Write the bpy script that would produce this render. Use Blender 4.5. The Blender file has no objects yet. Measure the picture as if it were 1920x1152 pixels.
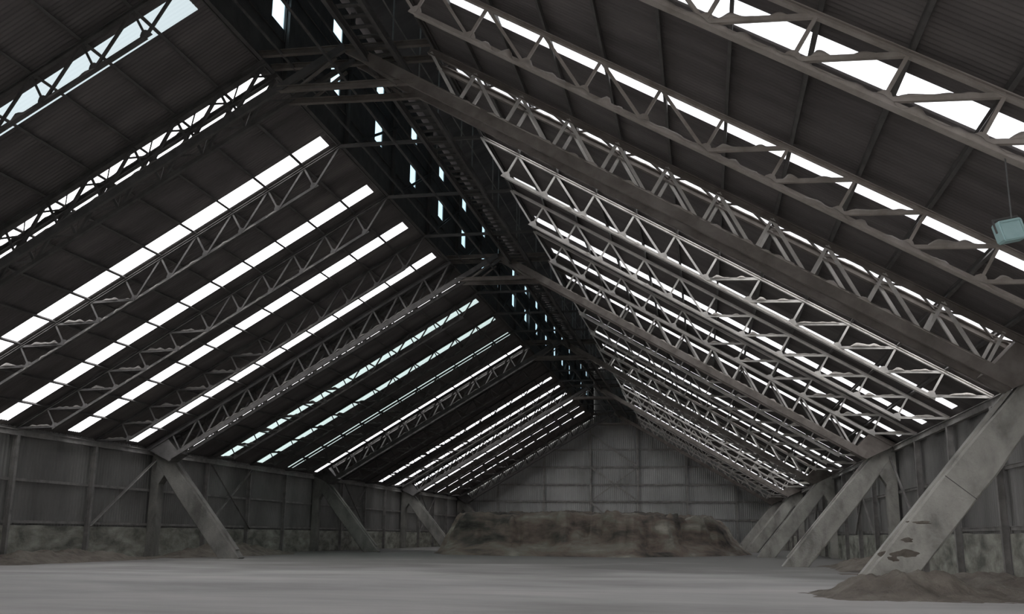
import bpy, math, random
from mathutils import Vector, Matrix, noise

random.seed(7)
scene = bpy.context.scene
COL = scene.collection

# ------------------------------------------------------------------ dimensions of the shed (metres)
XL, XR, HE, ZA = -37.45, 11.47, 7.355, 21.82          # wall lines, eave height, apex height
XM = (XL + XR) / 2
TH = math.atan2(ZA - HE, XM - XL)
CT, ST = math.cos(TH), math.sin(TH)
SLOPE = math.hypot(XM - XL, ZA - HE)
STEP = SLOPE / 14                                     # purlin spacing
Y0, PITCH = 34.92, 6.58                               # skylight rhythm
YF, BAY = 34.74, 29.69                                # first deep frame, frame spacing
TP = BAY / 4                                          # truss spacing
YB, YG = -3.0, 156.0                                 # open end behind the camera, far gable
KM = 12                                               # purlin line where the ridge monitor starts

# ------------------------------------------------------------------ camera
def make_camera():
    f, yaw, pitch, roll = 1871.2, 0.18818, 0.22477, 0.01054
    cy, sy, cp, sp = math.cos(yaw), math.sin(yaw), math.cos(pitch), math.sin(pitch)
    fw = Vector((-sy * cp, cy * cp, sp)); rt = Vector((cy, sy, 0)); up = rt.cross(fw)
    c, s = math.cos(roll), math.sin(roll)
    r2 = rt * c + up * s; u2 = up * c - rt * s
    cam = bpy.data.cameras.new('camera')
    cam.sensor_fit = 'HORIZONTAL'; cam.sensor_width = 36; cam.lens = f / 1920 * 36
    cam.clip_start = 0.1; cam.clip_end = 600
    o = bpy.data.objects.new('camera', cam); COL.objects.link(o)
    m = Matrix((r2, u2, -fw)).transposed().to_4x4(); m.translation = (0, 0, 1.7)
    o.matrix_world = m
    scene.camera = o
make_camera()

# ------------------------------------------------------------------ sky, exposure
def make_world():
    w = bpy.data.worlds.new('sky'); scene.world = w; w.use_nodes = True
    nt = w.node_tree; nt.nodes.clear()
    out = nt.nodes.new('ShaderNodeOutputWorld'); bg = nt.nodes.new('ShaderNodeBackground')
    tc = nt.nodes.new('ShaderNodeTexCoord'); dp = nt.nodes.new('ShaderNodeVectorMath'); dp.operation = 'DOT_PRODUCT'
    d = Vector((-0.66, -0.42, 0.62)).normalized(); dp.inputs[1].default_value = d
    rp = nt.nodes.new('ShaderNodeValToRGB'); mr = nt.nodes.new('ShaderNodeMapRange')
    mr.inputs['From Min'].default_value = -1; mr.inputs['From Max'].default_value = 1
    nt.links.new(tc.outputs['Generated'], dp.inputs[0]); nt.links.new(dp.outputs['Value'], mr.inputs['Value'])
    nt.links.new(mr.outputs['Result'], rp.inputs['Fac'])
    e = rp.color_ramp.elements
    e[0].position = 0.05; e[0].color = (0.16, 0.165, 0.175, 1)
    e[1].position = 1.0; e[1].color = (1.0, 0.99, 1.0, 1)
    e2 = rp.color_ramp.elements.new(0.45); e2.color = (0.25, 0.26, 0.27, 1)
    nt.links.new(rp.outputs['Color'], bg.inputs['Color']); bg.inputs['Strength'].default_value = 8.0
    nt.links.new(bg.outputs['Background'], out.inputs['Surface'])
make_world()
vs = scene.view_settings
scene.display_settings.display_device = 'sRGB'
vs.view_transform = 'Standard'; vs.look = 'None'; vs.gamma = 1.0; vs.use_curve_mapping = False
vs.exposure = 0.15
scene.cycles.max_bounces = 8; scene.cycles.diffuse_bounces = 5
scene.cycles.transparent_max_bounces = 16; scene.cycles.use_denoising = True
scene.cycles.sample_clamp_indirect = 6.0

# ------------------------------------------------------------------ materials
def new_mat(name):
    m = bpy.data.materials.new(name); m.use_nodes = True
    nt = m.node_tree; b = nt.nodes['Principled BSDF']
    return m, nt, b
def noisy(name, stops, scale=(1, 1, 1), nscale=1.0, detail=6, rough=0.85, bump=0.0, bscale=8.0, metallic=0.0, distort=0.3, lo=0.3, hi=0.7):
    m, nt, b = new_mat(name)
    tc = nt.nodes.new('ShaderNodeTexCoord'); mp = nt.nodes.new('ShaderNodeMapping')
    mp.inputs['Scale'].default_value = scale
    geo = nt.nodes.new('ShaderNodeNewGeometry')
    n = nt.nodes.new('ShaderNodeTexNoise'); n.inputs['Scale'].default_value = nscale
    n.inputs['Detail'].default_value = detail; n.inputs['Distortion'].default_value = distort; n.inputs['Roughness'].default_value = 0.6
    rp = nt.nodes.new('ShaderNodeValToRGB')
    nt.links.new(geo.outputs['Position'], mp.inputs['Vector'])
    nt.links.new(mp.outputs['Vector'], n.inputs['Vector']); nt.links.new(n.outputs['Fac'], rp.inputs['Fac'])
    cr = rp.color_ramp
    for i, c in enumerate(stops):
        p = lo + (hi - lo) * i / max(1, len(stops) - 1)
        el = cr.elements[i] if i < 2 else cr.elements.new(p)
        el.position = p; el.color = (*c, 1)
    nt.links.new(rp.outputs['Color'], b.inputs['Base Color'])
    b.inputs['Roughness'].default_value = rough; b.inputs['Metallic'].default_value = metallic
    b.inputs['Specular IOR Level'].default_value = 0.25
    if bump:
        n2 = nt.nodes.new('ShaderNodeTexNoise'); n2.inputs['Scale'].default_value = bscale; n2.inputs['Detail'].default_value = 8
        bp = nt.nodes.new('ShaderNodeBump'); bp.inputs['Strength'].default_value = bump; bp.inputs['Distance'].default_value = 0.1
        nt.links.new(geo.outputs['Position'], n2.inputs['Vector']); nt.links.new(n2.outputs['Fac'], bp.inputs['Height'])
        nt.links.new(bp.outputs['Normal'], b.inputs['Normal'])
    return m

M = {}
M['sheet'] = noisy('roof_sheet', [(0.075, 0.068, 0.066), (0.11, 0.10, 0.098), (0.15, 0.135, 0.13)], (0.25, 0.9, 0.25), 0.8)
M['wallsheet'] = noisy('wall_sheet', [(0.13, 0.127, 0.12), (0.19, 0.185, 0.175), (0.25, 0.245, 0.235)], (0.5, 0.5, 0.25), 0.6)
M['steel'] = noisy('dusty_steel', [(0.15, 0.143, 0.135), (0.22, 0.21, 0.20), (0.28, 0.27, 0.255)], (1, 1, 1), 1.5)
M['frame'] = noisy('dusty_brown_steel', [(0.10, 0.088, 0.078), (0.15, 0.132, 0.118), (0.20, 0.18, 0.163)], (1, 1, 1), 1.2)
M['steel_left'] = noisy('shaded_steel', [(0.055, 0.052, 0.05), (0.085, 0.081, 0.078), (0.115, 0.11, 0.105)], (1, 1, 1), 1.5)  # darker copy of the steel, left-side shade put into the colour
M['steel_right'] = noisy('lit_dusty_steel', [(0.34, 0.325, 0.305), (0.47, 0.45, 0.42), (0.58, 0.56, 0.525)], (1, 1, 1), 1.5)  # pale with dust, plus right-side brightness painted into the colour
M['steel_brown'] = noisy('brown_dusty_steel', [(0.24, 0.212, 0.19), (0.34, 0.305, 0.275), (0.42, 0.38, 0.35)], (1, 1, 1), 1.5)
M['dust_left'] = noisy('shaded_dust', [(0.12, 0.113, 0.106), (0.19, 0.178, 0.165)], (1, 1, 1), 3, bump=0.5, bscale=12)  # dust darkened in colour to stand for shade on the left
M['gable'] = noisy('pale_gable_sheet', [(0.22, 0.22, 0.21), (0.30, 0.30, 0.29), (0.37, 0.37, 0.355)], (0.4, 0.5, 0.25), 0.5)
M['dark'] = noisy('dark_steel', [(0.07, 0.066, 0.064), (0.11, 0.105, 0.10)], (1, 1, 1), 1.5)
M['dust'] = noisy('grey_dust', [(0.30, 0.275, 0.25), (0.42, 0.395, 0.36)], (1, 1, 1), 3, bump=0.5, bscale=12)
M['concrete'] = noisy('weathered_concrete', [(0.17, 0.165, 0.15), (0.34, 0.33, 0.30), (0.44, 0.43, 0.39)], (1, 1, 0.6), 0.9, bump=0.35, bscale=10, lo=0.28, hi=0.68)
M['concrete_shaded'] = noisy('shaded_concrete', [(0.11, 0.107, 0.098), (0.20, 0.195, 0.178), (0.27, 0.263, 0.24)], (1, 1, 0.6), 0.9, bump=0.35, bscale=10, lo=0.28, hi=0.68)  # left buttresses: shade painted in as a darker copy of the concrete
M['plinth'] = noisy('stained_concrete', [(0.13, 0.128, 0.112), (0.26, 0.258, 0.222), (0.40, 0.395, 0.345)], (1, 0.5, 1.2), 1.1, bump=0.5, bscale=5, lo=0.34, hi=0.66)
M['floor'] = noisy('dusty_floor', [(0.27, 0.262, 0.25), (0.37, 0.36, 0.345), (0.46, 0.446, 0.426)], (0.09, 0.22, 1), 1.0, detail=10, rough=0.8, bump=0.15, bscale=3)
M['heap'] = noisy('loose_heap', [(0.03, 0.028, 0.025), (0.08, 0.073, 0.063), (0.16, 0.127, 0.105), (0.20, 0.19, 0.158), (0.34, 0.32, 0.27)], (0.22, 0.22, 0.7), 1.0, detail=9, bump=0.8, bscale=3, lo=0.3, hi=0.7)
M['dirt'] = noisy('brown_dirt', [(0.085, 0.075, 0.062), (0.15, 0.13, 0.11), (0.20, 0.185, 0.155)], (0.8, 0.8, 0.8), 1.2, detail=8, bump=0.8, bscale=6)
M['teal'] = noisy('pale_teal_paint', [(0.28, 0.42, 0.42), (0.36, 0.50, 0.50)], (1, 1, 1), 3)
M['cable'] = noisy('cable_sheath', [(0.10, 0.10, 0.10), (0.13, 0.13, 0.13)], (1, 1, 1), 3)
def floor_falloff(m):
    # light falloff painted into the floor colour: darker away from the camera, ragged edge
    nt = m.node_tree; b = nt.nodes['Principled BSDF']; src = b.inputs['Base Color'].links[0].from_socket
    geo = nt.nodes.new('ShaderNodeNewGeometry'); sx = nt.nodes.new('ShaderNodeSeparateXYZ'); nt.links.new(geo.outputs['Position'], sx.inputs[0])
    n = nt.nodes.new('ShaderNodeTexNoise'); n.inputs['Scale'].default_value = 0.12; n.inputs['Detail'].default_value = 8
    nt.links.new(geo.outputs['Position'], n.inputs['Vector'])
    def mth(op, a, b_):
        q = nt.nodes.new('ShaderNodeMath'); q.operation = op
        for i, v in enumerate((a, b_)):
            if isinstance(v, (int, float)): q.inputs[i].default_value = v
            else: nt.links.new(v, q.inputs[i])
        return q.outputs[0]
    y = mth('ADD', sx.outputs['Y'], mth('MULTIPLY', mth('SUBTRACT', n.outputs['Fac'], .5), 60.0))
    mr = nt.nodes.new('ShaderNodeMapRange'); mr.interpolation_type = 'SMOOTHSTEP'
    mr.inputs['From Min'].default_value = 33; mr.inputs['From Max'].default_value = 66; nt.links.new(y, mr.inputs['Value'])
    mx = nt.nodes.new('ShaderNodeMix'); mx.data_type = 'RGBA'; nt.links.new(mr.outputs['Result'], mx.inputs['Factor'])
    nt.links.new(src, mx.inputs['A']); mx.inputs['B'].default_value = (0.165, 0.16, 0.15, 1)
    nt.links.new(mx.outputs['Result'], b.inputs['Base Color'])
floor_falloff(M['floor'])
def skylight_mat(name, tint, clear):
    m = bpy.data.materials.new(name); m.use_nodes = True; nt = m.node_tree; nt.nodes.clear()
    out = nt.nodes.new('ShaderNodeOutputMaterial'); mx = nt.nodes.new('ShaderNodeMixShader')
    tr = nt.nodes.new('ShaderNodeBsdfTransparent'); tl = nt.nodes.new('ShaderNodeBsdfTranslucent')
    tr.inputs['Color'].default_value = (*tint, 1); tl.inputs['Color'].default_value = (*[min(1, c) for c in tint], 1)
    mx.inputs['Fac'].default_value = clear
    nt.links.new(tl.outputs[0], mx.inputs[1]); nt.links.new(tr.outputs[0], mx.inputs[2]); nt.links.new(mx.outputs[0], out.inputs['Surface'])
    return m
M['fibre'] = skylight_mat('white_fibreglass_sheet', (0.95, 0.95, 0.96), 0.6)
M['fibre_green'] = skylight_mat('greenish_fibreglass_sheet', (0.28, 0.335, 0.32), 0.75)
M['fibre_grey'] = skylight_mat('grimy_fibreglass_sheet', (0.15, 0.172, 0.177), 0.75)
M['pane'] = skylight_mat('bluish_glass_pane', (0.50, 0.60, 0.64), 0.92)

# ------------------------------------------------------------------ mesh helpers
class MB:
    def __init__(s): s.v = []; s.f = []
    def prism(s, p0, p1, prof, side):
        """extrude a 2-D profile (u along side, v along the third axis) from p0 to p1"""
        p0, p1 = Vector(p0), Vector(p1); a = (p1 - p0).normalized()
        side = Vector(side); side = (side - a * side.dot(a)).normalized(); th = side.cross(a)
        if th.z < -1e-6: th = -th
        n = len(prof); b = len(s.v)
        for p in (p0, p1):
            for u, v in prof: s.v.append(p + side * u + th * v)
        for i in range(n):
            j = (i + 1) % n; s.f.append((b + i, b + j, b + n + j, b + n + i))
        s.f.append(tuple(b + i for i in reversed(range(n)))); s.f.append(tuple(b + n + i for i in range(n)))
    def bar(s, p0, p1, w, h, side=(0, 1, 0)):
        s.prism(p0, p1, [(-w/2, -h/2), (w/2, -h/2), (w/2, h/2), (-w/2, h/2)], side)
    def angle(s, p0, p1, w, t, side=(0, 1, 0)):
        s.prism(p0, p1, [(-w/2, -w/2), (w/2, -w/2), (w/2, -w/2 + t), (-w/2 + t, -w/2 + t), (-w/2 + t, w/2), (-w/2, w/2)], side)
    def ibeam(s, p0, p1, w, h, t, side):
        x, y = w / 2, h / 2; q = t / 2
        s.prism(p0, p1, [(-x, -y), (x, -y), (x, -y + t), (q, -y + t), (q, y - t), (x, y - t), (x, y), (-x, y), (-x, y - t), (-q, y - t), (-q, -y + t), (-x, -y + t)], side)
    def zbar(s, p0, p1, w, h, t, side):
        x, y = w / 2, h / 2; q = t / 2
        s.prism(p0, p1, [(-q, -y), (x, -y), (x, -y + t), (q, -y + t), (q, y), (-x, y), (-x, y - t), (-q, y - t)], side)
    def box(s, c, d):
        x, y, z = c; a, b, e = d
        s.bar((x, y - b/2, z), (x, y + b/2, z), a, e, (1, 0, 0))
    def tube(s, p0, p1, r0, r1=None, n=10):
        r1 = r0 if r1 is None else r1
        p0, p1 = Vector(p0), Vector(p1); a = (p1 - p0).normalized()
        u = a.orthogonal().normalized(); w = a.cross(u); b = len(s.v)
        for p, r in ((p0, r0), (p1, r1)):
            for i in range(n):
                t = 2 * math.pi * i / n; s.v.append(p + (u * math.cos(t) + w * math.sin(t)) * r)
        for i in range(n):
            j = (i + 1) % n; s.f.append((b + i, b + j, b + n + j, b + n + i))
        s.f.append(tuple(b + i for i in reversed(range(n)))); s.f.append(tuple(b + n + i for i in range(n)))
    def plate(s, pts, y0, y1):
        n = len(pts); b = len(s.v)
        for y in (y0, y1):
            for x, z in pts: s.v.append(Vector((x, y, z)))
        for i in range(n):
            j = (i + 1) % n; s.f.append((b + i, b + j, b + n + j, b + n + i))
        s.f.append(tuple(b + i for i in reversed(range(n)))); s.f.append(tuple(b + n + i for i in range(n)))
    def lumps(s, p0, p1, w, h, seed, n=26, base=0.0):
        """a crust of settled dust lying along the upper side of a bar"""
        rnd = random.Random(seed); p0, p1 = Vector(p0), Vector(p1); b = len(s.v)
        a = (p1 - p0).normalized(); up = Vector((0, 1, 0)).cross(a)
        if up.z < 0: up = -up
        ring = 6; ph = rnd.random() * 50
        for i in range(n + 1):
            t = i / n; e = min(1, 6 * t, 6 * (1 - t))
            q = noise.noise(Vector((t * (p1 - p0).length * 2.6 + ph, seed * 3.1, 0)))
            hh = max(0.012, h * e * max(0.05, 0.55 + 1.2 * q)); c = p0.lerp(p1, t) + up * base
            ww = w * (0.8 + 0.5 * q)
            for k in range(ring):
                g = math.pi * k / (ring - 1)
                s.v.append(c + Vector((0, 1, 0)) * (math.cos(g) * ww / 2) + up * (math.sin(g) * hh))
        for i in range(n):
            for k in range(ring - 1):
                x = b + i * ring + k; s.f.append((x, x + 1, x + ring + 1, x + ring))
            x = b + i * ring; s.f.append((x, x + ring, x + 2 * ring - 1, x + ring - 1))
        s.f.append(tuple(b + k for k in range(ring))); s.f.append(tuple(b + n * ring + k for k in reversed(range(ring))))
    def mesh(s, name, mat, smooth=False):
        me = bpy.data.meshes.new(name); me.from_pydata([tuple(v) for v in s.v], [], s.f)
        me.materials.append(mat)
        if smooth:
            for p in me.polygons: p.use_smooth = True
        return me
def link(name, me, parent=None, loc=None):
    o = bpy.data.objects.new(name, me); COL.objects.link(o)
    if parent is not None: o.parent = parent
    if loc is not None: o.location = loc
    return o
def tag(o, label=None, cat=None, group=None, kind=None):
    if label: o['label'] = label
    if cat: o['category'] = cat
    if group: o['group'] = group
    if kind: o['kind'] = kind
    return o
def struct(name, mb, mat, smooth=False):
    return tag(link(name, mb.mesh(name, mat, smooth)), kind='structure')
def empty(name, loc, label, cat, group=None):
    o = bpy.data.objects.new(name, None); COL.objects.link(o); o.location = loc
    return tag(o, label, cat, group)
def copy_tree(o, loc, label):
    c = o.copy(); COL.objects.link(c); c.location = loc; c['label'] = label
    for ch in o.children:
        d = ch.copy(); COL.objects.link(d); d.parent = c
    return c
def RP(side, k, n, y=0.0):
    """a point on a roof slope: k purlin steps up from the eave, n metres below the sheeting"""
    s = k * STEP
    if side == 'L': return Vector((XL + s * CT + n * ST, y, HE + s * ST - n * CT))
    return Vector((XR - s * CT - n * ST, y, HE + s * ST - n * CT))
ORD = ['first', 'second', 'third', 'fourth', 'fifth', 'sixth', 'seventh', 'eighth', 'ninth', 'tenth', 'eleventh', 'twelfth', 'thirteenth', 'fourteenth',
       'fifteenth', 'sixteenth', 'seventeenth', 'eighteenth', 'nineteenth', 'twentieth', 'twenty-first', 'twenty-second', 'twenty-third', 'twenty-fourth', 'twenty-fifth']
SIDES = (('L', 'left'), ('R', 'right'))

# ------------------------------------------------------------------ floor, walls, roof
def floor():
    mb = MB(); nx, ny = 60, 110
    x0, x1, y0, y1 = XL - 0.6, XR + 0.6, YB - 30, YG + 1
    for j in range(ny + 1):
        for i in range(nx + 1):
            x = x0 + (x1 - x0) * i / nx; y = y0 + (y1 - y0) * j / ny
            mb.v.append(Vector((x, y, 0.04 * noise.noise(Vector((x * .12, y * .12, 0))) - 0.02)))
    for j in range(ny):
        for i in range(nx):
            a = j * (nx + 1) + i; mb.f.append((a, a + 1, a + nx + 2, a + nx + 1))
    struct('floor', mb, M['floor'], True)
floor()

SW = 1.16                                             # skylight width
strips = [Y0 + PITCH * i for i in range(-5, 18)]
def corrugated(side, ya, yb, ka, kb, n=-0.12, wave=0.19, amp=0.022):
    mb = MB(); m = max(8, int((yb - ya) / wave * 8)); ks = [ka, kb]
    for i in range(m + 1):
        y = ya + (yb - ya) * i / m; d = amp * math.cos(2 * math.pi * y / wave)
        for k in ks: mb.v.append(RP(side, k, n + d, y))
    for i in range(m):
        a = 2 * i; mb.f.append((a, a + 1, a + 3, a + 2))
    return mb
def roof():
    wn = 0
    for side, word in SIDES:
        all_ = MB(); ycs = [y + (.33 if side == 'L' and i == 4 else 0) for i, y in enumerate(strips)]
        def add(m):
            b = len(all_.v); all_.v += m.v; all_.f += [tuple(b + i for i in f) for f in m.f]
        prev = YB
        for i, yc in enumerate(ycs):
            if i == 15 or (i == 16 and side == 'L'): continue
            add(corrugated(side, prev, yc - SW / 2, -0.15, KM))
            add(corrugated(side, yc - SW / 2, yc + SW / 2, 11.78, KM)); add(corrugated(side, yc - SW / 2, yc + SW / 2, -0.15, 0.10))
            prev = yc + SW / 2
        add(corrugated(side, prev, YG, -0.15, KM))
        struct('ceiling_' + word, all_, M['sheet'], True)
        for i, yc in enumerate(ycs):
            q = i - 5
            if q == 10 or (q == 11 and side == 'L'): continue
            wn += 1
            green = 'fibre_green' if side == 'L' and 6 <= q <= 8 else 'fibre_grey' if q == -1 and side == 'L' else 'fibre'
            o = struct('window_%d' % wn, corrugated(side, yc - SW / 2 - 0.10, yc + SW / 2 + 0.10, 0.06, 11.82, n=-0.135), M[green], True)
            tag(o, 'translucent skylight strip up the %s roof slope, %s counted from the far gable' % (word, ORD[len(strips) - 1 - i]))
    # ridge monitor: side walls with small panes, roof of its own
    xa, xb = RP('L', KM, 0).x - 0.10, RP('R', KM, 0).x + 0.10
    zb, zt = RP('L', KM, 0).z - 0.05, 26.9
    holes = [(22.75, 0.62), (25.45, 0.62)]
    for word, x in (('left', xa), ('right', xb)):
        mb = MB(); t = 0.06
        zs = [zb]
        for zc, h in holes: zs += [zc - h, zc + h]
        zs.append(zt)
        for a in range(0, len(zs), 2): mb.box((x, (YB + YG) / 2, (zs[a] + zs[a + 1]) / 2), (t, YG - YB, zs[a + 1] - zs[a]))
        for zc, h in holes:
            prev = YB
            for i, yc in enumerate(strips):
                mb.box((x, (prev + yc - 0.62) / 2, zc), (t, yc - 0.62 - prev, 2 * h)); prev = yc + 0.62
            mb.box((x, (prev + YG) / 2, zc), (t, YG - prev, 2 * h))
        struct('wall_monitor_' + word, mb, M['dark'])
        for r, (zc, h) in enumerate(holes):
            for i, yc in enumerate(strips):
                wn += 1; p = MB(); p.box((x, yc, zc), (0.02, 1.24, 2 * h))
                struct('window_%d' % wn, p, M['pane'])
    mb = MB(); xm = XM
    for s in (-1, 1):
        e = xa - 0.5 if s < 0 else xb + 0.5
        mb.v += [Vector((e, YB, zt)), Vector((xm, YB, zt + 2)), Vector((xm, YG, zt + 2)), Vector((e, YG, zt))]
        b = len(mb.v) - 4; mb.f.append((b, b + 1, b + 2, b + 3))
    struct('ceiling_monitor', mb, M['sheet'])
roof()

def side_walls():
    for side, word, x, sg in (('L', 'left', XL - 0.25, 1), ('R', 'right', XR + 0.25, -1)):
        mb = MB(); m = int((YG - YB) / 0.3 * 4)
        pat = (0, 0, 0.045, 0.045)
        for i in range(m + 1):
            y = YB + (YG - YB) * i / m; d = pat[i % 4] * sg
            mb.v += [Vector((x + d, y, 1.4)), Vector((x + d, y, HE + 0.15))]
        for i in range(m):
            a = 2 * i; mb.f.append((a, a + 1, a + 3, a + 2))
        struct('wall_' + word, mb, M['wallsheet'])
        # low stained concrete wall under the sheeting, rough top
        mb = MB(); n = 460; t0, t1 = x - sg * 0.15, x + sg * 0.22
        for i in range(n + 1):
            y = YB + (YG - YB) * i / n
            h = 1.95 + 0.05 * noise.noise(Vector((0, y * .6, sg)))
            bu = 0.05 * noise.noise(Vector((3, y * .9, sg)))
            mb.v += [Vector((t0, y, -.1)), Vector((t1 + bu, y, -.1)), Vector((t1 + bu, y, h - .03)), Vector((t1 + bu - sg * .05, y, h)), Vector((t0, y, h))]
        for i in range(n):
            for k in range(4):
                a = 5 * i + k; mb.f.append((a, a + 1, a + 6, a + 5))
        mb.f += [(0, 1, 2, 3, 4), tuple(5 * n + k for k in (4, 3, 2, 1, 0))]
        struct('wall_%s_base' % word, mb, M['plinth'])
side_walls()

def gable():
    # far gable of ribbed sheeting
    mb = MB(); y = YG + 0.1; w = 0.3; m = int((XR - XL + .5) / w * 4); pat = (0, 0, 0.045, 0.045)
    for i in range(m + 1):
        x = XL - .25 + (XR - XL + .5) * i / m
        z = HE + (ZA - HE) * (1 - abs(x - XM) / (XM - XL)) + 0.2
        d = -pat[i % 4]
        mb.v += [Vector((x, y + d, -0.1)), Vector((x, y + d, z))]
    for i in range(m):
        a = 2 * i; mb.f.append((a, a + 1, a + 3, a + 2))
    mb.v += [Vector(p) for p in ((-17, y, 19), (-9, y, 19), (-9, y, 27), (XM, y, 29), (-17, y, 27))]
    b = len(mb.v) - 5; mb.f.append((b, b + 1, b + 2, b + 3, b + 4))
    struct('wall_back', mb, M['gable'])
gable()

def front_end():
    # unseen end behind the camera: gable and doorway shaped for the light let in
    mb = MB(); y = YB; t = .2; xa, xb, zd = -10.0, 9.0, 6.6
    def zr(x): return HE + (ZA - HE) * (1 - abs(x - XM) / (XM - XL)) + .1
    mb.plate([(XL - .25, -.1), (xa, -.1), (xa, zr(xa) - .0), (XM, zr(XM)), (XL - .25, HE)], y - t, y)
    mb.plate([(xa, zd), (xb, zd), (xb, zr(xb)), (xa, zr(xa))], y - t, y)
    mb.plate([(xb, -.1), (XR + .25, -.1), (XR + .25, HE), (xb, zr(xb))], y - t, y)
    mb.plate([(-17, 19), (-9, 19), (-9, 27), (XM, 29), (-17, 27)], y - t - .02, y - .02)
    struct('wall_front', mb, M['wallsheet'])
front_end()

# ------------------------------------------------------------------ purlins, eave beams
for side, word in SIDES:
    for k in range(1, KM + 1):
        mb = MB()
        big = k == KM
        n = -0.02 if not big else 0.0
        sd = (CT, 0, ST) if side == 'L' else (CT, 0, -ST)
        mb.zbar(RP(side, k, n, YB), RP(side, k, n, YG), 0.17 if not big else 0.22, 0.18 if not big else 0.24, 0.03 if not big else .05, sd)
        o = link('roof_purlin', mb.mesh('roof_purlin', M['dark']))
        tag(o, 'long thin steel purlin under the %s roof slope, %s line up from the eave' % (word, ORD[k - 1]), 'purlin', 'purlins under the roof sheets')
    mb = MB(); x = XL + 0.1 if side == 'L' else XR - 0.1
    mb.ibeam((x, YB, 7.0), (x, YG, 7.0), 0.22, 0.34, 0.04, (1, 0, 0))
    tag(link('eave_beam', mb.mesh('eave_beam', M['steel'])), 'long horizontal steel beam along the top of the %s wall' % word, 'beam')

# ------------------------------------------------------------------ light roof trusses
TY = {j: YF + TP * j for j in range(-2, 17)}
def chord_path(mb, side, ka, kb, n, w, h, y=0.0):
    sd = (0, 1, 0); mb.bar(RP(side, ka, n, y), RP(side, kb, n, y), w, h, sd)
def local(mb, org):
    for i, v in enumerate(mb.v): mb.v[i] = Vector(v) - org
    return mb
ORG = Vector((XM, 0, HE))
def part(name, mb, mat, root, smooth=False):
    return link(name, local(mb, ORG).mesh(name, mat, smooth), root)
NB = 1.27
def make_truss(y, label, left, right, dleft, dright):
    root = empty('roof_truss', (XM, y, HE), label, 'roof truss', 'light roof trusses')
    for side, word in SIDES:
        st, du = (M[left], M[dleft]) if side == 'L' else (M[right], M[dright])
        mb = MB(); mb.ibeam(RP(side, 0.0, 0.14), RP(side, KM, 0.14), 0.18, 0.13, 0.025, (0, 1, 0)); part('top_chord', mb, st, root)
        mb = MB(); fw = .09 if side == 'L' else .13
        mb.prism(RP(side, 1, NB), RP(side, 11, NB), [(-fw, -.08), (fw, -.08), (fw, -.055), (.02, -.055), (.02, .08), (-.02, .08), (-.02, -.055), (-fw, -.055)], (0, 1, 0))
        for k in range(1, 12):
            c = RP(side, k, NB); u = RP(side, k + 1, NB) - c; u.normalize(); nn = (RP(side, k, 0) - c).normalized()
            pts = [c + u * a + nn * b for a, b in ((-.22, -.07), (.22, -.07), (.17, .12), (.07, .22), (-.07, .22), (-.17, .12))]
            mb.plate([(p.x, p.z) for p in pts], -.03, .03)
        part('bottom_chord', mb, st, root)
        for k in range(1, 12):
            mb = MB(); mb.angle(RP(side, k, NB), RP(side, k, .15), .085, .02); part('web_post', mb, st, root)
            mb = MB()
            if k <= 6:
                a, b = RP(side, k, NB), RP(side, k - 1, .15)
            else:
                a, b = RP(side, k, NB), RP(side, k + 1, .15)
            mb.angle(a, b, .09 if k > 6 else .11, .022); part('web_diagonal', mb, st, root)
            if k <= 6:
                mb = MB(); q = a.lerp(b, .10), a.lerp(b, .82)
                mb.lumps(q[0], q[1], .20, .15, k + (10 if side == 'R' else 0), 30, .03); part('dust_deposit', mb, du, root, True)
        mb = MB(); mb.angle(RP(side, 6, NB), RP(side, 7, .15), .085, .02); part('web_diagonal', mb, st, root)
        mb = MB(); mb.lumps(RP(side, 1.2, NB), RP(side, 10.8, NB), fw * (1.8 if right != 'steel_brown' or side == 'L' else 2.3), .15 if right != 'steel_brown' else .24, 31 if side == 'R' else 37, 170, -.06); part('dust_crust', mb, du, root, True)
    mb = MB(); mb.bar(RP('L', KM, .16), RP('R', KM, .16), .12, .16); part('collar_tie', mb, M['dark'], root)
    return root
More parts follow.
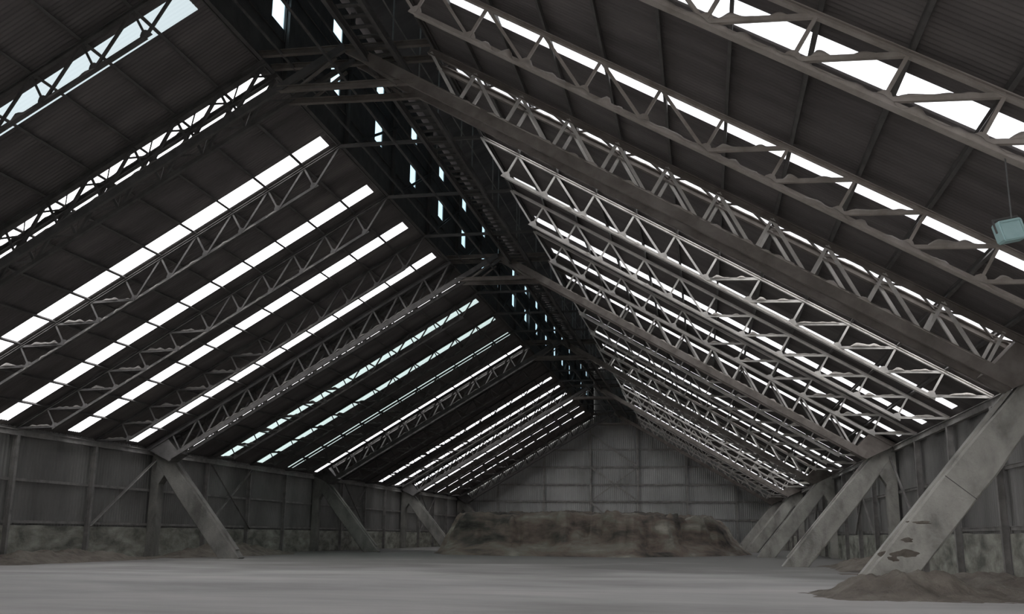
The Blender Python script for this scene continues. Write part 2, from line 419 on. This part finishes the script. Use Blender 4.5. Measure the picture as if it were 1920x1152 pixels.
def make_frame(y, label):
    root = empty('main_frame', (XM, y, HE), label, 'roof frame', 'deep main frames')
    NF = 1.55
    PL = {'L': (-1.30, -.15), 'R': (-1.15, .15)}             # the two planes of each half
    kend = 14 - NF * ST / CT / STEP - .02
    for side, word in SIDES:
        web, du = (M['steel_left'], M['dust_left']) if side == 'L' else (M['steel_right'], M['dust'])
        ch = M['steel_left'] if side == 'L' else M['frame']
        for yy in PL[side]:
            mb = MB(); mb.ibeam(RP(side, 0, .22, yy), RP(side, KM + .05, .22, yy), .2, .24, .04, (0, 1, 0)); part('top_chord', mb, ch, root)
            near = yy == PL[side][0]
            nc, hc = {('L', True): (NF, .30), ('L', False): (NF - .02, .16), ('R', True): (NF, .44), ('R', False): (NF + .02, .30)}[side, near]
            mb = MB(); mb.bar(RP(side, .6, nc, yy), RP(side, kend, nc, yy), .16, hc); part('bottom_chord', mb, ch, root)
        mb = MB(); mb.plate([(p.x, p.z) for p in (RP(side, -.05, .1), RP(side, .75, .1), RP(side, .95, 1.7), RP(side, .5, 1.75))], PL[side][0], PL[side][1]); part('end_plate', mb, ch, root)
        for k in range(1, 12):
            for yy in PL[side]:
                mb = MB(); mb.angle(RP(side, k, NF, yy), RP(side, k, .25, yy), .11, .025); part('web_post', mb, web, root)
                mb = MB(); mb.angle(RP(side, k, NF, yy), RP(side, k + 1, .25, yy), .11, .025); part('web_diagonal', mb, web, root)
        for i in range(24):
            a, b = PL[side] if i % 2 else PL[side][::-1]
            mb = MB(); mb.bar(RP(side, i * .5, .20, a), RP(side, i * .5 + .5, .20, b), .08, .05, (0, 0, 1)); part('lacing_bar', mb, ch, root)
        mb = MB()                                               # flat lacing joining the two bottom chords
        for i in range(2, 24):
            a, b = PL[side] if i % 2 else PL[side][::-1]
            mb.bar(RP(side, i * .5, NF - .10, a), RP(side, i * .5 + .5, NF - .10, b), .08, .03, (0, 0, 1))
        part('bottom_lacing', mb, ch, root)
        yy = PL[side][1]
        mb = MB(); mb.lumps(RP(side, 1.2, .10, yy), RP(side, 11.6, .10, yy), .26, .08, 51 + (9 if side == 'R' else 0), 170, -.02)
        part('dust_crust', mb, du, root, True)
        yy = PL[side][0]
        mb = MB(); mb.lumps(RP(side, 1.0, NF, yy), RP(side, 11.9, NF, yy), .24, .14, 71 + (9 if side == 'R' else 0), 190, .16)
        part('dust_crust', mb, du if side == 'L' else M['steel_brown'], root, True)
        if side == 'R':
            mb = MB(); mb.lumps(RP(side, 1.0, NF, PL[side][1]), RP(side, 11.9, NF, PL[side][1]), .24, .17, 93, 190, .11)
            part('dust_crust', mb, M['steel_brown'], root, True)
    for i in range(2):
        yl, yr = PL['L'][i], PL['R'][i]
        mb = MB(); mb.ibeam(RP('L', KM, NF, yl), RP('R', KM, NF, yr), .2, .24, .035, (0, 1, 0)); part('collar_tie', mb, M['frame'], root)
        mb = MB(); mb.ibeam(RP('L', KM, -.25, yl), RP('R', KM, -.25, yr), .2, .24, .035, (0, 1, 0)); part('collar_tie', mb, M['frame'], root)
        for sgn in (-1, 1):
            ym = (yl + yr) / 2
            mb = MB(); mb.angle((XM + sgn * .4, ym, 19.6), (XM + sgn * 2.1, ym, 18.3), .1, .02); part('collar_strut', mb, M['frame'], root)
    return root
proto_t = proto_f = proto_n = None
for j, y in TY.items():
    if j % 4 == 0:
        i = j // 4
        lab = ['deep brown box frame of two laced planes, nearest of the five main frames', 'deep dusty box frame, second from the camera, landing on the second right buttress',
               'deep box frame, third from the camera', 'deep box frame, fourth from the camera and next before the gable frame', 'deep box frame standing against the far gable'][i]
        if proto_f is None: proto_f = make_frame(y, lab)
        else: copy_tree(proto_f, (XM, y + (.7 if i == 2 else 0), HE), lab)
    else:
        if j < 0: lab = 'light roof truss with brown dusty chord, ' + ('nearest to the camera of all the trusses' if j == -2 else 'right before the nearest deep frame')
        else: lab = 'light steel roof truss, %s behind the %s deep frame from the camera' % (ORD[j % 4 - 1], ORD[j // 4])
        if j < 0:
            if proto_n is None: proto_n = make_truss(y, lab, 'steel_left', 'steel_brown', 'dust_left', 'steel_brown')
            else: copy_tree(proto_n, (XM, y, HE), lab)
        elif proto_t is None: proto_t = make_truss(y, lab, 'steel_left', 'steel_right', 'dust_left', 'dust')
        else: copy_tree(proto_t, (XM, y, HE), lab)

# ------------------------------------------------------------------ concrete buttresses under the deep frames
def rect_prism(mb, pts, y0, y1, bev=0.06):
    mb.plate(pts, y0, y1)
def make_buttress(side, y, label):
    cm = M['concrete_shaded' if side == 'L' else 'concrete']; sg = 1 if side == 'L' else -1; X = XL if side == 'L' else XR
    root = empty('concrete_buttress', (X, y, 0), label, 'buttress', 'concrete buttresses along the walls')
    def P(mb): return local(mb, Vector((X, 0, 0)))
    # leaning strut: top at the wall head, foot about six metres in
    a = Vector((X + sg * .35, 0, 7.0)); b = Vector((X + sg * 6.45, 0, -.35)); d = (b - a).normalized(); q = Vector((-d.z * sg, 0, d.x * sg)) 
    if q.z < 0: q = -q
    mb = MB(); n = 22; wy = .42; rnd = random.Random(int(y) + sg)
    for i in range(n + 1):
        t = i / n; c = a.lerp(b, t); u = .45 + .16 * min(1, t * 2.5); l = .45 + .16 * min(1, t * 2.5)
        j = [.035 * noise.noise(Vector((t * 9, y, m))) for m in range(8)]
        prof = ((-wy + .05, u), (wy - .05, u), (wy, u - .06), (wy, -l + .06), (wy - .05, -l), (-wy + .05, -l), (-wy, -l + .06), (-wy, u - .06))
        for m, (yy, h) in enumerate(prof): mb.v.append(c + q * (h + j[m]) + Vector((0, yy + .4 * j[(m + 3) % 8], 0)))
    for i in range(n):
        for m in range(8):
            k = 8 * i + m; k2 = 8 * i + (m + 1) % 8; mb.f.append((k, k2, k2 + 8, k + 8))
    mb.f += [tuple(range(8)), tuple(8 * n + m for m in reversed(range(8)))]
    link('strut', P(mb).mesh('strut', cm), root)
    # raised spine on the upper face of the strut
    mb = MB(); mb.bar(a + q * .60 + d * 1.2, b + q * .66 - d * .6, .5, .10); link('spine', P(mb).mesh('spine', cm), root)
    if side == 'R' and abs(y - TY[0]) < .1:
        rnd = random.Random(4)
        for t, off, wd, ht in ((.79, .08, .58, .20), (.75, .30, .30, .12), (.83, .28, .24, .15), (.67, .22, .46, .09)):
            mb = MB(); c = a.lerp(b, t) + q * off; n = 36; b0 = len(mb.v); mb.v.append(c + Vector((0, -wy - .045, 0)))
            for i in range(n):
                g = 2 * math.pi * i / n; rr = 1 + .7 * noise.noise(Vector((math.cos(g) * 1.4, math.sin(g) * 1.4, t * 90)))
                mb.v.append(c + Vector((math.cos(g) * wd * rr, -wy + .03, math.sin(g) * ht * rr)))
            for i in range(n): mb.f.append((b0, b0 + 1 + (i + 1) % n, b0 + 1 + i))
            link('dirt_clump', P(mb).mesh('dirt_clump', M['dirt'], True), root)
        mb = MB(); c = a.lerp(b, .50); mb.bar(c + q * .58 + Vector((0, -wy - .004, 0)), c - q * .58 + Vector((0, -wy - .004, 0)), .02, .022); link('joint', P(mb).mesh('joint', M['dark']), root)
    mb = MB(); mb.box((X + sg * .28, 0, 3.35), (.62, .74, 6.9)); link('column', P(mb).mesh('column', cm), root)
    mb = MB(); mb.plate([(X + sg * .0, 7.1), (X + sg * .95, 6.85), (X + sg * 1.35, 6.1), (X + sg * .6, 4.9), (X + sg * .0, 4.9)], -.40, .40); link('haunch', P(mb).mesh('haunch', cm), root)
    mb = MB(); mb.tube((X + sg * .45, -.44, 7.02), (X + sg * .45, .44, 7.02), .33, n=20); link('bearing_cap', P(mb).mesh('bearing_cap', cm), root)
    return root
for side, word in SIDES:
    for i in range(5):
        y = TY[4 * i]
        make_buttress(side, y, ['leaning concrete buttress on the %s wall carrying the nearest deep frame', 'leaning concrete buttress on the %s wall, second from the camera',
                                'leaning concrete buttress on the %s wall, third from the camera', 'leaning concrete buttress on the %s wall, fourth from the camera beside the heap',
                                'leaning concrete buttress on the %s wall in the far gable corner'][i] % word)

# ------------------------------------------------------------------ wall posts, girts and braces
for side, word, x, sg in (('L', 'left', XL, 1), ('R', 'right', XR, -1)):
    for j in range(-4, 17):
        if j % 4 == 0 and j >= 0: continue
        y = YF + TP * j
        if side == 'R' and j < -1 or side == 'L' and j < 0: continue
        mb = MB(); mb.ibeam((x + sg * .1, y, 0), (x + sg * .1, y, 6.85), .2, .3, .03, (0, 1, 0))
        if j < 0: lab = 'steel wall post on the %s wall just in front of the nearest buttress' % word
        else: lab = 'steel wall post on the %s wall, %s behind the %s buttress from the camera' % (word, ORD[j % 4 - 1], ORD[j // 4])
        tag(link('wall_post', mb.mesh('wall_post', M['steel'])), lab, 'post', 'steel posts along the side walls')
    for z, zn in ((4.45, 'middle'), (2.15, 'low')):
        mb = MB(); mb.zbar((x - sg * .08, YB, z), (x - sg * .08, YG, z), .12, .16, .025, (1, 0, 0))
        tag(link('wall_girt', mb.mesh('wall_girt', M['steel'])), '%s horizontal steel rail along the sheeting of the %s wall' % (zn, word), 'rail')
    for j0, both in ((3, False), (5, True), (9, True), (13, True)):
        ya, yb = YF + TP * j0, YF + TP * (j0 + 1)
        mb = MB(); mb.angle((x + sg * .3, ya, 2.0), (x + sg * .3, yb, 6.8), .13, .03, (1, 0, 0))
        where = {3: 'right before the second buttress', 5: 'behind the second buttress', 9: 'behind the third buttress', 13: 'behind the fourth buttress'}[j0]
        tag(link('wall_brace', mb.mesh('wall_brace', M['steel'])), 'slanting brace on the %s wall %s, rising away from the camera' % (word, where), 'brace', 'braces on the side walls')
        if both:
            mb = MB(); mb.angle((x + sg * .42, ya, 6.8), (x + sg * .42, yb, 2.0), .13, .03, (1, 0, 0))
            tag(link('wall_brace', mb.mesh('wall_brace', M['steel'])), 'slanting brace on the %s wall %s, falling away from the camera' % (word, where), 'brace', 'braces on the side walls')

# ------------------------------------------------------------------ gable posts, rails, braces
yg = YG - .15
gx = [-31.55, -24.3, -17.0, -9.75, -2.4, 4.85]
gn = ['far left', 'second from left', 'left of centre', 'right of centre', 'second from right', 'far right']
for x, nm in zip(gx, gn):
    z = HE + (ZA - HE) * (1 - abs(x - XM) / (XM - XL)) - 1.2
    mb = MB(); mb.ibeam((x, yg - .12, 0), (x, yg - .12, z), .26, .3, .04, (1, 0, 0))
    tag(link('gable_post', mb.mesh('gable_post', M['steel'])), 'tall steel post on the far gable wall, %s of six' % nm, 'post', 'posts on the far gable')
for i, z in enumerate((4.2, 6.85, 9.4, 12.1, 14.75)):
    hw = (XM - XL) * min(1, (ZA - z - 1.2) / (ZA - HE))
    mb = MB(); mb.zbar((XM - hw, yg + .05, z), (XM + hw, yg + .05, z), .22, .26, .04, (0, 1, 0))
    tag(link('gable_rail', mb.mesh('gable_rail', M['steel'])), 'horizontal steel rail across the far gable wall, %s up from the heap' % ORD[i], 'rail', 'rails on the far gable')
for a, b, lab in (((-17, 17.2), (-9.75, 12.2), 'upper slanting brace in the middle bay of the far gable'), ((-17, 12.1), (-9.75, 6.9), 'lower falling brace in the middle bay of the far gable'),
                  ((-17, 6.9), (-9.75, 12.0), 'thin rising brace crossing the lower brace on the far gable'), ((-17, 6.8), (-13.5, 3.6), 'short brace on the far gable just above the heap')):
    mb = MB(); mb.angle((a[0], yg - .3 - (.1 if 'thin' in lab else 0), a[1]), (b[0], yg - .3 - (.1 if 'thin' in lab else 0), b[1]), .16 if 'thin' in lab else .26, .04)
    tag(link('gable_brace', mb.mesh('gable_brace', M['steel'])), lab, 'brace', 'braces on the far gable')

# ------------------------------------------------------------------ ridge: gallery beams, rails, monitor posts
def gallery():
    root = empty('conveyor_gallery', (-11.5, YF, 19.4), 'dark conveyor gallery hung lengthwise under the ridge', 'conveyor')
    O = Vector((-11.5, YF, 19.4))
    def pt(name, mb, mat): return link(name, local(mb, O).mesh(name, mat), root)
    for x in (-12.15, -10.95):
        mb = MB(); mb.ibeam((x, YB + 8, 19.5), (x, YG - 1, 19.5), .16, .34, .03, (1, 0, 0)); pt('side_beam', mb, M['dark'])
    mb = MB()
    for i in range(int((YG - YB - 9) / .75)): mb.box((-11.55, YB + 8.3 + i * .75, 19.72), (1.15, .22, .05))
    pt('deck', mb, M['dark'])
    for x in (-12.15, -10.95):
        mb = MB(); mb.tube((x, YB + 8, 20.75), (x, YG - 1, 20.75), .03, n=6); pt('handrail', mb, M['steel'])
    mb = MB(); mb.box((-11.55, (YB + 8 + YG - 1) / 2, 20.2), (.5, YG - YB - 9, .12)); pt('belt', mb, M['dark'])
    for j in range(-2, 17):
        for x in (-12.15, -10.95):
            mb = MB(); mb.tube((x, TY[j] + 1.8, 19.4), (x, TY[j] + 1.8, 26.9), .04, n=6); pt('hanger_rod', mb, M['steel'])
gallery()
for x, z, r, lab in ((-14.4, 21.8, .05, 'thin straight pipe running lengthwise high inside the ridge monitor'), (-13.4, 19.2, .06, 'dark pipe running lengthwise under the ridge beside the gallery'),
                     (-15.6, 19.9, .06, 'dark pipe running lengthwise by the left edge of the ridge opening')):
    mb = MB(); mb.tube((x, YB + 8, z), (x, YG - 1, z), r, n=10)
    tag(link('ridge_pipe', mb.mesh('ridge_pipe', M['steel_left'])), lab, 'pipe', 'pipes along the ridge')
    for j in range(-2, 17):
        pass
for word, x, s in (('left', RP('L', KM, 0).x + .12, 1), ('right', RP('R', KM, 0).x - .12, -1)):
    for j in range(-2, 17):
        y = TY[j]
        mb = MB(); mb.ibeam((x, y + .75, 19.9), (x, y + .75, 27.0), .16, .2, .03, (0, 1, 0))
        o = link('monitor_post', mb.mesh('monitor_post', M['dark']))
        tag(o, 'dark steel post on the %s side of the ridge monitor, %s from the far gable' % (word, ORD[16 - j]), 'post', 'posts of the ridge monitor')
        if j < 16:
            mb = MB(); mb.angle((x + s * .13, y + .75, 20.0), (x + s * .13, y + TP + .75, 24.0), .12, .025, (1, 0, 0))
            o = link('monitor_brace', mb.mesh('monitor_brace', M['dark']))
            tag(o, 'dark slanting brace on the %s side of the ridge monitor, %s from the far gable' % (word, ORD[15 - j]), 'brace', 'braces of the ridge monitor')
    for z in (21.6, 24.1):
        mb = MB(); mb.zbar((x - s * .14, YB, z), (x - s * .14, YG, z), .1, .16, .025, (1, 0, 0))
        tag(link('monitor_rail', mb.mesh('monitor_rail', M['dark'])), '%s lengthwise rail on the %s side of the ridge monitor' % ('lower' if z < 23 else 'upper', word), 'rail', 'rails of the ridge monitor')

# ------------------------------------------------------------------ heaps
def smooth(a, b, t):
    t = max(0, min(1, (t - a) / (b - a))); return t * t * (3 - 2 * t)
def fbm(x, y, o=5, z=0.0):
    s = 0; a = 1
    for i in range(o): s += a * noise.noise(Vector((x, y, z + i * 7.3))); x *= 2.1; y *= 2.1; a *= .5
    return s
def big_heap():
    mb = MB(); x0, x1, y0, y1 = -34.0, 8.0, 79.0, YG - .6; nx, ny = 300, 240
    ys = [y0 + (y1 - y0) * (j / ny) ** 1.7 for j in range(ny + 1)]
    for y in ys:
        for i in range(nx + 1):
            x = x0 + (x1 - x0) * i / nx
            foot = 85.0 + 1.3 * fbm(x * .12, 1.0) + max(0, x + 6) * 1.5
            dd = y - foot
            rough = fbm(x * .25, y * .25, 6)
            ridge = abs(fbm(x * .33, 9.0, 4))                          # gullies running down the face
            edge = 5.0 + 2.6 * fbm(x * .16, 5.5, 4) - 2.0 * smooth(-12, -4, x) + 1.5 * ridge
            top = 3.6 + .30 * fbm(x * .2, y * .12, 5) + .012 * max(0, dd)
            talus = max(0, min(1.7, dd * .30 + .45 * rough)) * smooth(0, 1.4, dd)
            face = smooth(edge - .7, edge + .9, dd + 1.3 * rough)
            h = talus + (top - talus) * face
            xl = -23.0 - (y - 86) * .20 + 1.1 * fbm(y * .3, 2.0, 4)
            h *= smooth(0, 2.6, x - xl + .8 * rough)
            h *= smooth(4.8, .2, x + .9 * rough)
            h += (.30 * fbm(x * .7, y * .7, 6) - .35 * abs(fbm(x * .45, y * .25 + 4, 4))) * smooth(0.2, 1.6, h)
            h = h if h > .06 else -.07
            mb.v.append(Vector((x, y, h)))
    for j in range(ny):
        for i in range(nx):
            a = j * (nx + 1) + i
            mb.f.append((a, a + 1, a + nx + 2, a + nx + 1))
    o = link('material_heap', mb.mesh('material_heap', M['heap'], True))
    tag(o, 'large dark brown heap of loose material with a steep face before the gable', 'heap', kind='stuff')
big_heap()
def heap(name, cx, cy, rx, ry, h, label, seed, mat='dirt', n=70, clipx=None):
    mb = MB()
    for j in range(n + 1):
        for i in range(n + 1):
            u, v = 2 * i / n - 1, 2 * j / n - 1
            x, y = cx + u * rx, cy + v * ry
            if clipx is not None: x = min(x, clipx) if clipx > 0 else max(x, clipx)
            r = math.hypot(u, v) + .22 * fbm(x * .5 + seed, y * .5, 4)
            z = h * smooth(1.0, .15, r) * (1 + .5 * fbm(x * .9, y * .9 + seed, 5)) + .05 * fbm(x * 2.2, y * 2.2, 3) * smooth(1.05, .8, r)
            mb.v.append(Vector((x, y, z - .045)))
    for j in range(n):
        for i in range(n):
            a = j * (n + 1) + i; mb.f.append((a, a + 1, a + n + 2, a + n + 1))
    tag(link(name, mb.mesh(name, M[mat], True)), label, 'heap', kind='stuff')
heap('dirt_heap', 6.0, 33.4, 3.5, 3.2, .66, 'brown dirt heaped round the foot of the nearest right buttress', 3)
heap('dirt_heap', 9.9, 38.0, 2.6, 10, .5, 'low grey spill along the right wall behind the nearest buttress', 8, clipx=11.3)
heap('dirt_heap', 9.4, 62.0, 2.8, 9, .6, 'low dark spill at the foot of the second right buttress', 12, clipx=11.3)
heap('dirt_heap', -36.0, 52.0, 2.6, 11, .55, 'low spill along the left wall before the second buttress', 17, clipx=-37.2)
heap('dirt_heap', -35.8, 74.0, 3.0, 12, .7, 'low spill along the left wall between second and third buttress', 23, clipx=-37.2)

# ------------------------------------------------------------------ hanging lamp
def lamp():
    c = Vector((5.97, 19.9, 7.52))
    root = empty('hanging_floodlight', c, 'pale teal box floodlight hanging on a cable at the right edge', 'floodlight')
    R = Matrix.Rotation(math.radians(-14), 4, 'Y') @ Matrix.Rotation(math.radians(18), 4, 'Z')
    def P(name, mb, mat):
        o = link(name, mb.mesh(name, mat), root); return o
    mb = MB(); mb.plate([(-.26, -.17), (-.22, -.21), (.22, -.21), (.26, -.17), (.26, .17), (.22, .21), (-.22, .21), (-.26, .17)], -.11, .11)
    P('housing', mb, M['teal']).matrix_local = R
    mb = MB()
    for s in (-1, 1):
        mb.box((s * .215, -.12, 0), (.03, .025, .38)); mb.box((0, -.12, s * .175), (.44, .025, .03))
    P('front_rim', mb, M['teal']).matrix_local = R
    mb = MB(); mb.bar((-.27, 0, 0), (-.27, 0, .27), .03, .03); mb.bar((.27, 0, 0), (.27, 0, .27), .03, .03); mb.bar((-.285, 0, .27), (.285, 0, .27), .03, .03)
    P('bracket', mb, M['dark']).matrix_local = R
    top = RP('R', (XR - 6.03) / CT / STEP, NB)
    mb = MB(); mb.tube((.06, 0, .26), (.06, 0, 9.12 - c.z), .014, n=6); P('cable', mb, M['cable'])
lamp()
